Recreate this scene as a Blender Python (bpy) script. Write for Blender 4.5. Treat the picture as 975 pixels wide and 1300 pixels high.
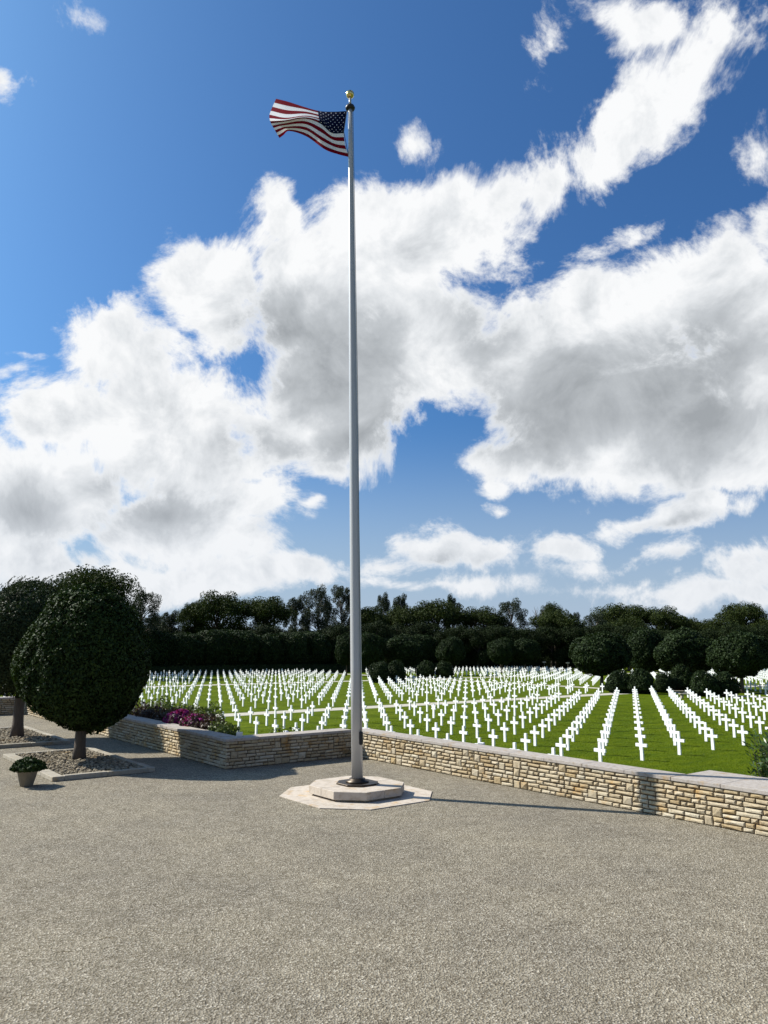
import bpy, bmesh, math, random
import numpy as np
from mathutils import Vector, Matrix
R = math.radians
random.seed(7)
for o in list(bpy.data.objects): bpy.data.objects.remove(o)
scene = bpy.context.scene
COL = scene.collection

# ------------------------------------------------------------------ camera
CAM_H, PITCH, ROLL, FPX = 3.8, R(9.87), R(-0.4), 976.0       # focal length in pixels of the 975 x 1300 photograph
cp, sp, cr, sr = math.cos(PITCH), math.sin(PITCH), math.cos(ROLL), math.sin(ROLL)
cam_d = bpy.data.cameras.new('camera'); cam = bpy.data.objects.new('camera', cam_d); COL.objects.link(cam)
cam_d.sensor_fit = 'VERTICAL'; cam_d.sensor_height = 36.0; cam_d.lens = FPX / 1300.0 * 36.0
cam_d.clip_start = 0.1; cam_d.clip_end = 20000
Rv, Uv, Fv = Vector((cr, sr * sp, -sr * cp)), Vector((sr, -cr * sp, cr * cp)), Vector((0, cp, sp))
M4 = Matrix((Rv, Uv, -Fv)).transposed().to_4x4(); M4.translation = (0, 0, CAM_H)
cam.matrix_world = M4
scene.camera = cam
scene.render.resolution_x, scene.render.resolution_y = 768, 1024

def ray(px, py):
    x, y = (px - 487.5) / FPX, -(py - 650) / FPX
    return Rv * x + Uv * y + Fv
def at(px, py, Y):                       # world point seen at a pixel of the photograph, at depth Y
    d = ray(px, py); t = Y / d.y
    return Vector((d.x * t, Y, CAM_H + d.z * t))
def azel(px, py):
    d = ray(px, py).normalized()
    return math.atan2(d.x, d.y), math.asin(d.z)

# ------------------------------------------------------------------ exposure
EXPOSURE = 0.7
vs = scene.view_settings
vs.view_transform = 'Standard'; vs.look = 'None'; vs.exposure = EXPOSURE; vs.gamma = 1.0; vs.use_curve_mapping = False

# ------------------------------------------------------------------ sun
SUN_AZ, SUN_EL = R(-72.8), R(39)           # azimuth from +Y, negative = left of the view
sdir = Vector((math.sin(SUN_AZ) * math.cos(SUN_EL), math.cos(SUN_AZ) * math.cos(SUN_EL), math.sin(SUN_EL)))
sd = bpy.data.lights.new('sun', 'SUN'); sd.energy = 5.0; sd.angle = R(0.53); sd.color = (1.0, 0.955, 0.87)
sun = bpy.data.objects.new('sun', sd); COL.objects.link(sun)
sun.rotation_euler = (-sdir).to_track_quat('-Z', 'Y').to_euler(); sun.location = sdir * 80

# ------------------------------------------------------------------ world: Nishita sky with cumulus
world = bpy.data.worlds.new('World'); scene.world = world; world.use_nodes = True
class NT:
    def __init__(s, tree): s.t = tree; s.n = tree.nodes; s.l = tree.links
    def new(s, typ, **kw):
        n = s.n.new(typ)
        for k, v in kw.items(): setattr(n, k, v)
        return n
    def set(s, sock, v):
        if hasattr(v, 'is_output') or isinstance(v, bpy.types.NodeSocket): s.l.new(v, sock)
        else: sock.default_value = v
    def math(s, op, a, b=0.0, c=0.0, clamp=False):
        n = s.new('ShaderNodeMath', operation=op); n.use_clamp = clamp
        for i, v in enumerate((a, b, c)): s.set(n.inputs[i], v)
        return n.outputs[0]
    def vmath(s, op, a, b=(0, 0, 0), scale=None):
        n = s.new('ShaderNodeVectorMath', operation=op); s.set(n.inputs[0], a)
        if op not in ('LENGTH', 'NORMALIZE', 'SCALE'): s.set(n.inputs[1], b)
        if scale is not None: s.set(n.inputs['Scale'], scale)
        return n.outputs['Value'] if op in ('LENGTH', 'DOT_PRODUCT', 'DISTANCE') else n.outputs[0]
    def noise(s, vec, scale, detail=4, rough=0.5, lac=2.0, dist=0.0, out=0, typ='FBM'):
        n = s.new('ShaderNodeTexNoise'); n.noise_type = typ
        s.set(n.inputs['Vector'], vec); n.inputs['Scale'].default_value = scale; n.inputs['Detail'].default_value = detail
        n.inputs['Roughness'].default_value = rough; n.inputs['Lacunarity'].default_value = lac; n.inputs['Distortion'].default_value = dist
        return n.outputs[out]
    def ramp(s, fac, stops, interp='LINEAR'):
        n = s.new('ShaderNodeValToRGB'); e = n.color_ramp.elements; n.color_ramp.interpolation = interp
        while len(e) < len(stops): e.new(0.5)
        for el, (p, c) in zip(e, stops): el.position = p; el.color = (*c, 1) if len(c) == 3 else c
        s.set(n.inputs[0], fac); return n.outputs[0]
    def maprange(s, v, a, b, c=0.0, d=1.0, smooth=True):
        n = s.new('ShaderNodeMapRange'); n.interpolation_type = 'SMOOTHSTEP' if smooth else 'LINEAR'
        for i, x in enumerate((v, a, b, c, d)): s.set(n.inputs[i], x)
        return n.outputs[0]
    def mix(s, f, a, b, blend='MIX'):
        n = s.new('ShaderNodeMix', data_type='RGBA', blend_type=blend)
        s.set(n.inputs[0], f)
        for i, v in ((6, a), (7, b)):
            if isinstance(v, tuple) and len(v) == 3: v = (*v, 1)
            s.set(n.inputs[i], v)
        return n.outputs[2]

SKY_STRENGTH = 0.062
W = NT(world.node_tree); W.n.clear()
sky = W.new('ShaderNodeTexSky', sky_type='NISHITA'); sky.sun_disc = False
sky.sun_elevation = SUN_EL; sky.sun_rotation = SUN_AZ; sky.altitude = 50
sky.air_density = 1.0; sky.dust_density = 3.0; sky.ozone_density = 1.6
tc = W.new('ShaderNodeTexCoord'); dirv = W.vmath('NORMALIZE', tc.outputs['Generated'])
sep = W.new('ShaderNodeSeparateXYZ'); W.l.new(dirv, sep.inputs[0])
az = W.math('ARCTAN2', sep.outputs[0], sep.outputs[1]); el = W.math('ARCSINE', sep.outputs[2])
# warp of the angular position so that no outline is an ellipse
wn = W.new('ShaderNodeVectorMath', operation='SUBTRACT'); W.l.new(W.noise(dirv, 5.0, 3, 0.55, out=1), wn.inputs[0]); wn.inputs[1].default_value = (0.5, 0.5, 0.5)
comb = W.new('ShaderNodeCombineXYZ'); W.l.new(az, comb.inputs[0]); W.l.new(el, comb.inputs[1])
ae = W.vmath('MULTIPLY_ADD', wn.outputs[0], (0.11, 0.09, 0.0)); W.l.new(comb.outputs[0], ae.node.inputs[2])
def blob_field(blobs, vec):
    acc = None
    for cx, cy, rx, ry, rot, w in blobs:
        a, e = azel(cx, cy)
        m = W.new('ShaderNodeMapping', vector_type='TEXTURE'); W.l.new(vec, m.inputs[0])
        m.inputs['Location'].default_value = (a, e, 0); m.inputs['Rotation'].default_value = (0, 0, R(rot))
        k = 1 / FPX * math.cos(e) ** 0.3
        m.inputs['Scale'].default_value = (rx * k / math.cos(e) ** (0.5 if rot else 1), ry * k, 1)
        f = W.math('MULTIPLY_ADD', W.vmath('LENGTH', m.outputs[0]), -w, w)      # w at the heart, 0 on the outline
        acc = f if acc is None else W.math('SMOOTH_MAX', acc, f, 0.12)
    return acc
CLOUDS = [  # px, py, half width, half height, turn (deg, anticlockwise), weight
    (360, 275, 40, 75, 8, 1.1), (270, 380, 90, 95, 20, 1.35), (385, 385, 130, 130, 0, 1.35), (500, 330, 130, 105, 0, 1.35), (600, 290, 95, 80, 0, 1.35),
    (430, 500, 170, 115, 10, 1.35), (150, 440, 90, 62, 0, 1.1), (60, 520, 120, 60, 0, 1.1), (220, 560, 160, 110, 0, 1.35), (340, 560, 130, 60, 0, .8),
    (60, 620, 150, 75, 0, 1.35), (220, 660, 140, 60, 0, 1.1), (300, 690, 60, 24, 0, .7), (60, 700, 160, 40, 0, .8), (560, 450, 130, 110, 0, 1.35),
    (640, 255, 70, 55, 20, 1.1), (715, 205, 105, 54, 28, .8), (790, 172, 100, 62, 25, .85), (868, 112, 88, 54, 45, .6), (800, 30, 85, 26, -20, .5), (905, 45, 48, 54, 30, .45), (690, 60, 30, 55, -25, .38),
    (530, 190, 36, 40, 30, .8), (785, 420, 130, 95, 10, 1.35), (900, 390, 120, 95, 0, 1.35), (680, 480, 130, 110, 0, 1.35), (800, 530, 210, 90, 0, 1.35),
    (930, 560, 120, 70, 0, 1.35), (640, 575, 80, 36, 0, .8), (965, 470, 90, 110, 0, 1.35), (925, 330, 38, 40, 0, .8), (960, 215, 38, 60, 15, .5), (985, 300, 30, 40, 0, .5),
    (862, 655, 95, 24, 3, .75), (815, 660, 45, 18, 0, .6), (885, 642, 30, 16, 0, .6), (560, 690, 75, 34, 0, .75), (630, 690, 70, 28, 0, .7), (640, 638, 18, 12, 0, .5), (632, 610, 26, 13, 0, .5),
    (395, 653, 36, 12, 5, .5), (858, 706, 50, 20, 0, .5), (960, 718, 50, 34, 0, .7), (730, 715, 60, 24, 0, .5), (500, 715, 70, 24, 0, .6), (400, 725, 120, 24, 0, .6),
    (4, 97, 26, 24, 0, .6), (125, 28, 16, 16, 0, .17), (810, 302, 52, 14, 8, .42), (15, 445, 30, 8, 0, .45), (420, 605, 50, 18, 0, .4), (760, 745, 140, 16, 0, .35),
    (250, 725, 200, 30, 0, .7), (560, 735, 200, 20, 0, .5), (900, 755, 160, 18, 0, .4), (700, 690, 60, 22, 0, .5), (330, 640, 70, 40, 0, .6)]
field = blob_field(CLOUDS, ae)
# beyond the picture the same cumulus goes on, scattered by noise
gen = W.maprange(W.noise(dirv, 2.6, 3, 0.5), 0.52, 0.72, -0.35, 0.75, smooth=False)
aaz = W.math('ABSOLUTE', az)
outside = W.math('MAXIMUM', W.maprange(aaz, 0.60, 0.80), W.maprange(el, 0.88, 1.02))
gen = W.math('MULTIPLY_ADD', W.math('SUBTRACT', outside, 1.0), 1.5, gen)
field = W.math('MAXIMUM', field, gen)
fb = W.noise(dirv, 7.0, 14, 0.64, 2.15, 0.45)
fine = W.math('ABSOLUTE', W.math('SUBTRACT', W.noise(dirv, 26.0, 6, 0.55, 2.1, 0.2), 0.5))      # billows
dens = W.math('MULTIPLY_ADD', W.math('SUBTRACT', fb, 0.5), 2.5, field)
dens = W.math('MULTIPLY_ADD', W.math('SUBTRACT', fine, 0.08), -0.7, dens)
alpha = W.maprange(dens, 0.02, 0.46)
alpha = W.math('MULTIPLY', alpha, W.maprange(el, -0.02, 0.04))
# grey undersides where the cloud is thick
GREY = [(430, 470, 120, 95, 10, 1), (350, 430, 80, 70, 0, .7), (480, 560, 170, 40, 12, .9), (350, 575, 90, 30, 0, .6), (780, 500, 190, 75, 0, 1.25), (660, 540, 110, 60, 0, .9), (900, 540, 110, 60, 0, .9), (880, 460, 120, 60, 0, .8),
        (620, 420, 60, 50, 0, .5), (210, 650, 90, 34, 0, .7), (30, 640, 60, 40, 0, .7), (140, 610, 50, 25, 0, .4), (330, 670, 60, 20, 0, .5), (850, 667, 80, 10, 0, .5), (570, 705, 100, 18, 0, .5), (860, 718, 50, 10, 0, .5)]
gf = blob_field(GREY, ae)
off = W.vmath('ADD', dirv, tuple(sdir * 0.03))
fb2 = W.noise(off, 9.0, 6, 0.58, 2.15, 0.35)
fb3 = W.noise(dirv, 9.0, 6, 0.58, 2.15, 0.35)
relief = W.math('SUBTRACT', fb2, fb3)                                  # puffs: thicker towards the sun = shaded
shade = W.math('MULTIPLY_ADD', relief, 1.5, W.math('MULTIPLY_ADD', W.maprange(gf, -0.30, 0.80), 0.74, 0.05))
shade = W.math('MULTIPLY_ADD', W.math('SUBTRACT', W.noise(dirv, 4.0, 7, 0.55), 0.5), 0.45, shade)
shade = W.math('MULTIPLY', W.math('MAXIMUM', shade, 0.0), W.maprange(dens, 0.15, 0.75))
ccol = W.ramp(shade, [(0.0, (0.96, 0.97, 0.98)), (0.2, (0.80, 0.825, 0.85)), (0.5, (0.56, 0.59, 0.62)), (1.0, (0.36, 0.385, 0.41))])
ccol = W.mix(1.0, ccol, (1 / SKY_STRENGTH / 2 ** EXPOSURE,) * 3, 'MULTIPLY')
skyc = W.mix(1.0, sky.outputs[0], (0.40, 0.82, 1.30), 'MULTIPLY')
hz = W.math('MULTIPLY', W.maprange(el, 0.30, 0.0), 0.80)                  # milky air low down
skyc = W.mix(hz, skyc, tuple(c / SKY_STRENGTH / 2 ** EXPOSURE for c in (0.50, 0.62, 0.78)))
ccol = W.mix(W.math('MULTIPLY', hz, 0.35), ccol, tuple(c / SKY_STRENGTH / 2 ** EXPOSURE for c in (0.60, 0.67, 0.78)))
wcol = W.mix(alpha, skyc, ccol)
bg = W.new('ShaderNodeBackground'); W.l.new(wcol, bg.inputs[0]); bg.inputs[1].default_value = SKY_STRENGTH
wo = W.new('ShaderNodeOutputWorld'); W.l.new(bg.outputs[0], wo.inputs[0])
try:
    world.cycles.sampling_method = 'MANUAL'; world.cycles.sample_map_resolution = 512
except Exception: pass

# ------------------------------------------------------------------ helpers
def tag(o, label=None, cat=None, group=None, kind=None):
    if label: o['label'] = label
    if cat: o['category'] = cat
    if group: o['group'] = group
    if kind: o['kind'] = kind
    return o
def link(o, parent=None):
    COL.objects.link(o)
    if parent: o.parent = parent
    return o
def empty(name, loc=(0, 0, 0), rz=0.0):
    o = bpy.data.objects.new(name, None); o.location = loc; o.rotation_euler.z = rz; o.empty_display_size = 0.2
    return link(o)
def mesh(name, v, f, mats=(), smooth=False):
    m = bpy.data.meshes.new(name); m.from_pydata([tuple(map(float, p)) for p in v], [], [tuple(map(int, q)) for q in f])
    for x in (mats if isinstance(mats, (list, tuple)) else [mats]): m.materials.append(x)
    if smooth: m.polygons.foreach_set('use_smooth', [True] * len(m.polygons))
    m.update(); return m
def obj(name, me, parent=None, loc=None):
    o = bpy.data.objects.new(name, me); link(o, parent)
    if loc is not None: o.location = loc
    return o
def quads_mesh(name, V, mat):           # V: (n,4,3)
    n = len(V); me = bpy.data.meshes.new(name)
    me.vertices.add(n * 4); me.vertices.foreach_set('co', V.reshape(-1).astype(np.float32))
    me.loops.add(n * 4); me.loops.foreach_set('vertex_index', np.arange(n * 4, dtype=np.int32))
    me.polygons.add(n); me.polygons.foreach_set('loop_start', np.arange(0, n * 4, 4, dtype=np.int32))
    me.materials.append(mat); me.update(calc_edges=True); return me
def box_vf(x0, x1, y0, y1, z0, z1):
    v = [(x0, y0, z0), (x1, y0, z0), (x1, y1, z0), (x0, y1, z0), (x0, y0, z1), (x1, y0, z1), (x1, y1, z1), (x0, y1, z1)]
    return v, [(0, 3, 2, 1), (4, 5, 6, 7), (0, 1, 5, 4), (1, 2, 6, 5), (2, 3, 7, 6), (3, 0, 4, 7)]
def bevel_mesh(name, v, f, mat, w=0.01, seg=1):
    bm = bmesh.new(); vs_ = [bm.verts.new(p) for p in v]
    for q in f: bm.faces.new([vs_[i] for i in q])
    bmesh.ops.bevel(bm, geom=list(bm.edges), offset=w, segments=seg, profile=0.5, affect='EDGES')
    me = bpy.data.meshes.new(name); bm.to_mesh(me); bm.free(); me.materials.append(mat); return me
def prism(name, poly, z0, z1, mat, w=0.01, top=None):
    n = len(poly); top = top or poly
    v = [(x, y, z0) for x, y in poly] + [(x, y, z1) for x, y in top]
    f = [tuple(reversed(range(n))), tuple(range(n, 2 * n))] + [(i, (i + 1) % n, n + (i + 1) % n, n + i) for i in range(n)]
    return bevel_mesh(name, v, f, mat, w) if w else mesh(name, v, f, mat)
def tube_vf(pts, rad, n=8, V=None, F=None):
    V = [] if V is None else V; F = [] if F is None else F
    pts = [Vector(p) for p in pts]; base = len(V); up = Vector((0.13, 0.31, 0.94))
    for i, p in enumerate(pts):
        t = (pts[min(i + 1, len(pts) - 1)] - pts[max(i - 1, 0)]).normalized()
        a = t.cross(up if abs(t.dot(up)) < 0.95 else Vector((1, 0, 0))).normalized(); b = t.cross(a)
        for k in range(n):
            an = 2 * math.pi * k / n; V.append(tuple(p + (a * math.cos(an) + b * math.sin(an)) * rad[i]))
    for i in range(len(pts) - 1):
        for k in range(n):
            q = base + i * n; F.append((q + k, q + (k + 1) % n, q + n + (k + 1) % n, q + n + k))
    F.append(tuple(base + k for k in reversed(range(n)))); F.append(tuple(base + (len(pts) - 1) * n + k for k in range(n)))
    return V, F
def lathe(name, prof, mat, n=32, smooth=True):
    V, F = [], []
    for r_, z in prof:
        for k in range(n): V.append((r_ * math.cos(2 * math.pi * k / n), r_ * math.sin(2 * math.pi * k / n), z))
    for i in range(len(prof) - 1):
        for k in range(n): F.append((i * n + k, i * n + (k + 1) % n, (i + 1) * n + (k + 1) % n, (i + 1) * n + k))
    F.append(tuple(reversed(range(n)))); F.append(tuple((len(prof) - 1) * n + k for k in range(n)))
    return mesh(name, V, F, mat, smooth)

# ------------------------------------------------------------------ materials
def material(name):
    m = bpy.data.materials.new(name); m.use_nodes = True; t = NT(m.node_tree)
    b = t.n['Principled BSDF']; return m, t, b
def bump(t, b, h, strength, dist):
    n = t.new('ShaderNodeBump'); n.inputs['Strength'].default_value = strength; n.inputs['Distance'].default_value = dist
    t.set(n.inputs['Height'], h); t.l.new(n.outputs[0], b.inputs['Normal'])
def coords(t, kind='Object'): return t.new('ShaderNodeTexCoord').outputs[kind]
def simple(name, col, rough=0.6, metal=0.0, var=0.0, scale=8.0, spec=0.5):
    m, t, b = material(name); b.inputs['Roughness'].default_value = rough; b.inputs['Metallic'].default_value = metal
    b.inputs['Specular IOR Level'].default_value = spec
    if var:
        n = t.noise(coords(t), scale, 5, 0.6)
        c = t.mix(n, tuple(x * (1 - var) for x in col), tuple(min(1, x * (1 + var)) for x in col)); t.l.new(c, b.inputs['Base Color'])
    else: b.inputs['Base Color'].default_value = (*col, 1)
    return m
def world_pos(t): return t.new('ShaderNodeNewGeometry').outputs['Position']

def mat_gravel():
    m, t, b = material('gravel'); P = world_pos(t)
    vo = t.new('ShaderNodeTexVoronoi'); t.set(vo.inputs['Vector'], t.vmath('MULTIPLY', P, (1, 1, 1))); vo.inputs['Scale'].default_value = 42
    grain = t.ramp(vo.outputs['Color'], [(0.0, (0.070, 0.056, 0.038)), (0.35, (0.172, 0.151, 0.115)), (0.7, (0.256, 0.230, 0.184)), (1.0, (0.46, 0.43, 0.37))])
    big = t.noise(P, 0.35, 5, 0.6); mid = t.noise(P, 2.3, 6, 0.65)
    c = t.mix(1.0, grain, t.ramp(big, [(0.3, (0.86, 0.85, 0.84)), (0.7, (1.12, 1.10, 1.04))]), 'MULTIPLY')
    c = t.mix(1.0, c, t.ramp(mid, [(0.25, (0.80, 0.79, 0.76)), (0.75, (1.15, 1.14, 1.12))]), 'MULTIPLY')
    # rake streaks and scattered pine needles, drawn out along one way
    st = t.noise(t.vmath('MULTIPLY', P, (1.6, 9.0, 1)), 2.0, 5, 0.6, dist=0.4)
    c = t.mix(t.maprange(st, 0.60, 0.72), c, t.mix(1.0, c, (0.60, 0.56, 0.48), 'MULTIPLY'))
    ln = t.noise(t.vmath('MULTIPLY', t.vmath('ADD', P, (3.1, 7.7, 0)), (0.9, 5.0, 1)), 1.7, 3, 0.5, dist=0.8)
    thin = t.maprange(t.math('ABSOLUTE', t.math('SUBTRACT', ln, 0.5)), 0.0, 0.010, 1.0, 0.0)
    thin = t.math('MULTIPLY', thin, t.maprange(t.noise(P, 1.1, 3, 0.5), 0.54, 0.62))
    c = t.mix(t.math('MULTIPLY', thin, 0.75), c, (0.045, 0.032, 0.018))
    t.l.new(c, b.inputs['Base Color']); b.inputs['Roughness'].default_value = 0.95; b.inputs['Specular IOR Level'].default_value = 0.15
    h = t.math('MULTIPLY_ADD', st, -0.5, vo.outputs['Distance'])
    bump(t, b, h, 0.8, 0.02); return m
def mat_lawn():
    m, t, b = material('lawn_grass'); P = world_pos(t)
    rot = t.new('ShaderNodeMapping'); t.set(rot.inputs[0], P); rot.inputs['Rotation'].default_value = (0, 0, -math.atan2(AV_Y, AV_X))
    n1 = t.noise(P, 0.35, 6, 0.65); n2 = t.noise(t.vmath('MULTIPLY', P, (9, 9, 9)), 3.0, 4, 0.7)
    n3 = t.noise(t.vmath('MULTIPLY', rot.outputs[0], (.25, 1.0, 1)), 1.6, 5, 0.65)       # mown swaths, their dark bands also painting in the crosses' shadows
    c = t.mix(n1, (0.050, 0.088, 0.0028), (0.106, 0.138, 0.0036))
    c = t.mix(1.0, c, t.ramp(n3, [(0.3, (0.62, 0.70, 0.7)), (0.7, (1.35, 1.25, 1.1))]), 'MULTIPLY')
    c = t.mix(1.0, c, t.ramp(n2, [(0.2, (0.72, 0.76, 0.8)), (0.8, (1.25, 1.2, 1.1))]), 'MULTIPLY')
    t.l.new(c, b.inputs['Base Color']); b.inputs['Roughness'].default_value = 0.9; b.inputs['Specular IOR Level'].default_value = 0.04
    bump(t, b, n2, 1.0, 0.05); return m
def mat_stone(name, cols, scale=14.0, bs=0.5):
    m, t, b = material(name); P = world_pos(t)
    oi = t.new('ShaderNodeObjectInfo').outputs['Random']; isl = t.new('ShaderNodeNewGeometry').outputs['Random Per Island']
    f = t.math('FRACT', t.math('ADD', oi, isl))
    c = t.ramp(f, [(i / (len(cols) - 1), k) for i, k in enumerate(cols)])
    n = t.noise(P, scale, 7, 0.65); n2 = t.noise(P, 2.2, 4, 0.6)
    c = t.mix(1.0, c, t.ramp(n, [(0.25, (0.66, 0.60, 0.50)), (0.5, (1, 1, 1)), (0.8, (1.14, 1.13, 1.10))]), 'MULTIPLY')
    c = t.mix(t.maprange(n2, 0.55, 0.75), c, t.mix(1.0, c, (0.95, 0.74, 0.46), 'MULTIPLY'))
    t.l.new(c, b.inputs['Base Color']); b.inputs['Roughness'].default_value = 0.9; b.inputs['Specular IOR Level'].default_value = 0.2
    bump(t, b, t.math('MULTIPLY_ADD', t.noise(P, 40, 5, 0.7), 0.4, n), bs, 0.03); return m
def mat_leaf(name, dark, light, rough=0.45, spec=0.5, trans=0.12):
    m, t, b = material(name)
    isl = t.new('ShaderNodeNewGeometry').outputs['Random Per Island']
    n = t.noise(coords(t), 0.9, 3, 0.5)
    f = t.math('MULTIPLY_ADD', n, 0.7, t.math('MULTIPLY', isl, 0.45))
    c = t.mix(t.maprange(f, 0.25, 0.85), dark, light); t.l.new(c, b.inputs['Base Color'])
    b.inputs['Roughness'].default_value = rough; b.inputs['Specular IOR Level'].default_value = spec
    if trans:
        tr = t.new('ShaderNodeBsdfTranslucent'); t.l.new(t.mix(1.0, c, (1.2, 1.3, 0.5), 'MULTIPLY'), tr.inputs[0])
        mx = t.new('ShaderNodeMixShader'); mx.inputs[0].default_value = trans
        t.l.new(b.outputs[0], mx.inputs[1]); t.l.new(tr.outputs[0], mx.inputs[2]); t.l.new(mx.outputs[0], t.n['Material Output'].inputs[0])
    return m
def mat_bark(name, col):
    m, t, b = material(name); P = coords(t)
    n = t.noise(t.vmath('MULTIPLY', P, (6, 6, 1.2)), 4, 6, 0.65)
    t.l.new(t.mix(n, tuple(x * 0.45 for x in col), tuple(x * 1.4 for x in col)), b.inputs['Base Color'])
    b.inputs['Roughness'].default_value = 0.9; bump(t, b, n, 0.7, 0.04); return m

AV_X, AV_Y = 0.7826, 0.6225
M = {}
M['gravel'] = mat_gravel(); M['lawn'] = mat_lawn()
M['rubble'] = mat_stone('rubble_limestone', [(0.30, 0.225, 0.125), (0.37, 0.30, 0.195), (0.43, 0.37, 0.27), (0.33, 0.26, 0.16), (0.46, 0.41, 0.31), (0.36, 0.27, 0.145)])
M['mortar'] = simple('mortar', (0.075, 0.055, 0.035), 0.95, var=0.35, scale=12)
M['coping'] = mat_stone('coping_stone', [(0.31, 0.28, 0.25), (0.36, 0.325, 0.29), (0.335, 0.30, 0.27)], 9.0, 0.25)
M['plinth'] = mat_stone('plinth_travertine', [(0.42, 0.365, 0.30), (0.47, 0.41, 0.34), (0.44, 0.38, 0.315)], 6.0, 0.2)
M['kerb'] = mat_stone('kerb_stone', [(0.28, 0.25, 0.195), (0.34, 0.305, 0.245)], 10.0, 0.3)
M['pebble'] = mat_stone('bed_pebble', [(0.11, 0.09, 0.06), (0.21, 0.175, 0.12), (0.31, 0.265, 0.195), (0.17, 0.14, 0.09)], 20.0, 0.2)
M['marble'] = simple('white_marble', (0.86, 0.86, 0.84), 0.5, var=0.03, scale=6)
M['path'] = simple('path_gravel', (0.40, 0.37, 0.30), 0.95, var=0.15, scale=3)
M['soil'] = simple('soil', (0.075, 0.055, 0.038), 0.95, var=0.4, scale=6)
M['pole'] = simple('pole_aluminium', (0.42, 0.42, 0.415), 0.35, 0.1, var=0.05, scale=2)
M['bronze'] = simple('dark_bronze', (0.055, 0.042, 0.030), 0.42, 0.8, var=0.3, scale=6)
M['blackmetal'] = simple('black_metal', (0.012, 0.012, 0.013), 0.45, 0.2)
M['gold'] = simple('gilt', (0.78, 0.58, 0.22), 0.22, 1.0)
M['rope'] = simple('halyard_rope', (0.10, 0.10, 0.10), 0.9)
M['white'] = simple('white_enamel', (0.75, 0.75, 0.74), 0.5)
M['glass'] = simple('lamp_glass', (0.06, 0.07, 0.08), 0.1)
M['terracotta'] = simple('weathered_stone_pot', (0.20, 0.175, 0.13), 0.9, var=0.35, scale=7)
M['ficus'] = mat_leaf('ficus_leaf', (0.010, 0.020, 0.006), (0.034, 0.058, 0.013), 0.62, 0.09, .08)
M['olive'] = mat_leaf('olive_leaf', (0.014, 0.024, 0.010), (0.040, 0.058, 0.024), 0.6, 0.1)
M['pine'] = mat_leaf('pine_needles', (0.010, 0.020, 0.005), (0.045, 0.060, 0.010), 0.7, 0.12)
M['gum'] = mat_leaf('gum_leaf', (0.016, 0.026, 0.013), (0.040, 0.052, 0.025), 0.6, 0.15)
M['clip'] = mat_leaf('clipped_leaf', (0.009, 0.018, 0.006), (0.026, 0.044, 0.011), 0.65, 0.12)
M['shrub'] = mat_leaf('shrub_leaf', (0.045, 0.070, 0.014), (0.11, 0.14, 0.025), 0.5, 0.3, 0.2)
M['redshrub'] = mat_leaf('copper_leaf', (0.030, 0.020, 0.012), (0.075, 0.040, 0.028), 0.5, 0.3, 0.15)
M['petal'] = mat_leaf('magenta_bract', (0.16, 0.010, 0.11), (0.36, 0.03, 0.24), 0.6, 0.2, 0.25)
M['oleander'] = mat_leaf('oleander_leaf', (0.022, 0.048, 0.012), (0.060, 0.110, 0.026), 0.4, 0.5)
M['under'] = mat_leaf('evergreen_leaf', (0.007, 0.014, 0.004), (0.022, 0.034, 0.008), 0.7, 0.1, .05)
M['bark'] = mat_bark('bark', (0.085, 0.065, 0.048)); M['palebark'] = mat_bark('pale_bark', (0.16, 0.14, 0.115))

# ------------------------------------------------------------------ the site grid: everything is squared to these two axes
AU, AV = Vector((-0.6225, 0.7826, 0)), Vector((0.7826, 0.6225, 0))
GRID_RZ = math.atan2(AU.y, AU.x)         # local x along U, local y along -V
LAWN_Z = -1.196
def uv(u, v, z=0.0): p = AU * u + AV * v; return Vector((p.x, p.y, z))
def poly_uv(name, pts, z, mat, parent=None):
    n = len(pts); o = obj(name, mesh(name, [uv(u, v, z) for u, v in pts], [tuple(range(n))], mat), parent)
    if o.data.polygons[0].normal.z < 0: o.data.flip_normals()
    return o
def box_uv(name, u0, u1, v0, v1, z0, z1, mat, w=0.0, parent=None):
    c = uv((u0 + u1) / 2, (v0 + v1) / 2, z0); a, b_, hgt = (u1 - u0) / 2, (v1 - v0) / 2, z1 - z0
    vv, ff = box_vf(-a, a, -b_, b_, 0, hgt)
    me = bevel_mesh(name, vv, ff, mat, w) if w else mesh(name, vv, ff, mat)
    o = obj(name, me, parent); o.location = c; o.rotation_euler.z = GRID_RZ
    return o

# ------------------------------------------------------------------ setting
S = 6000
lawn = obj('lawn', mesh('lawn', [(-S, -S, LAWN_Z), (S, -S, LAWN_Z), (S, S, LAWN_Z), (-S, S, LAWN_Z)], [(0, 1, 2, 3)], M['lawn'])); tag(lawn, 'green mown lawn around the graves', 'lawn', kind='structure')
TER = [(-40, 16.72), (22.45, 16.72), (22.45, 11.78), (46.3, 11.78), (46.3, -45), (-40, -45)]
n = len(TER)
tv = [uv(u, v, 0) for u, v in TER] + [uv(u, v, LAWN_Z - 0.1) for u, v in TER]
terrace = obj('gravel_terrace', mesh('gravel_terrace', tv, [tuple(range(n))] + [(i, n + i, n + (i + 1) % n, (i + 1) % n) for i in range(n)], M['gravel']))
bm = bmesh.new(); bm.from_mesh(terrace.data); bmesh.ops.recalc_face_normals(bm, faces=bm.faces)
if [f for f in bm.faces if abs(f.normal.z) > .9][0].normal.z < 0: bmesh.ops.reverse_faces(bm, faces=bm.faces)
bm.to_mesh(terrace.data); bm.free()
tag(terrace, 'pale gravel terrace in the foreground', 'terrace', kind='structure')
def path(u0, u1, v0, v1, label):
    o = poly_uv('garden_path', [(u0, v0), (u1, v0), (u1, v1), (u0, v1)], LAWN_Z + 0.006, M['path']); tag(o, label, 'path', kind='structure')
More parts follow.
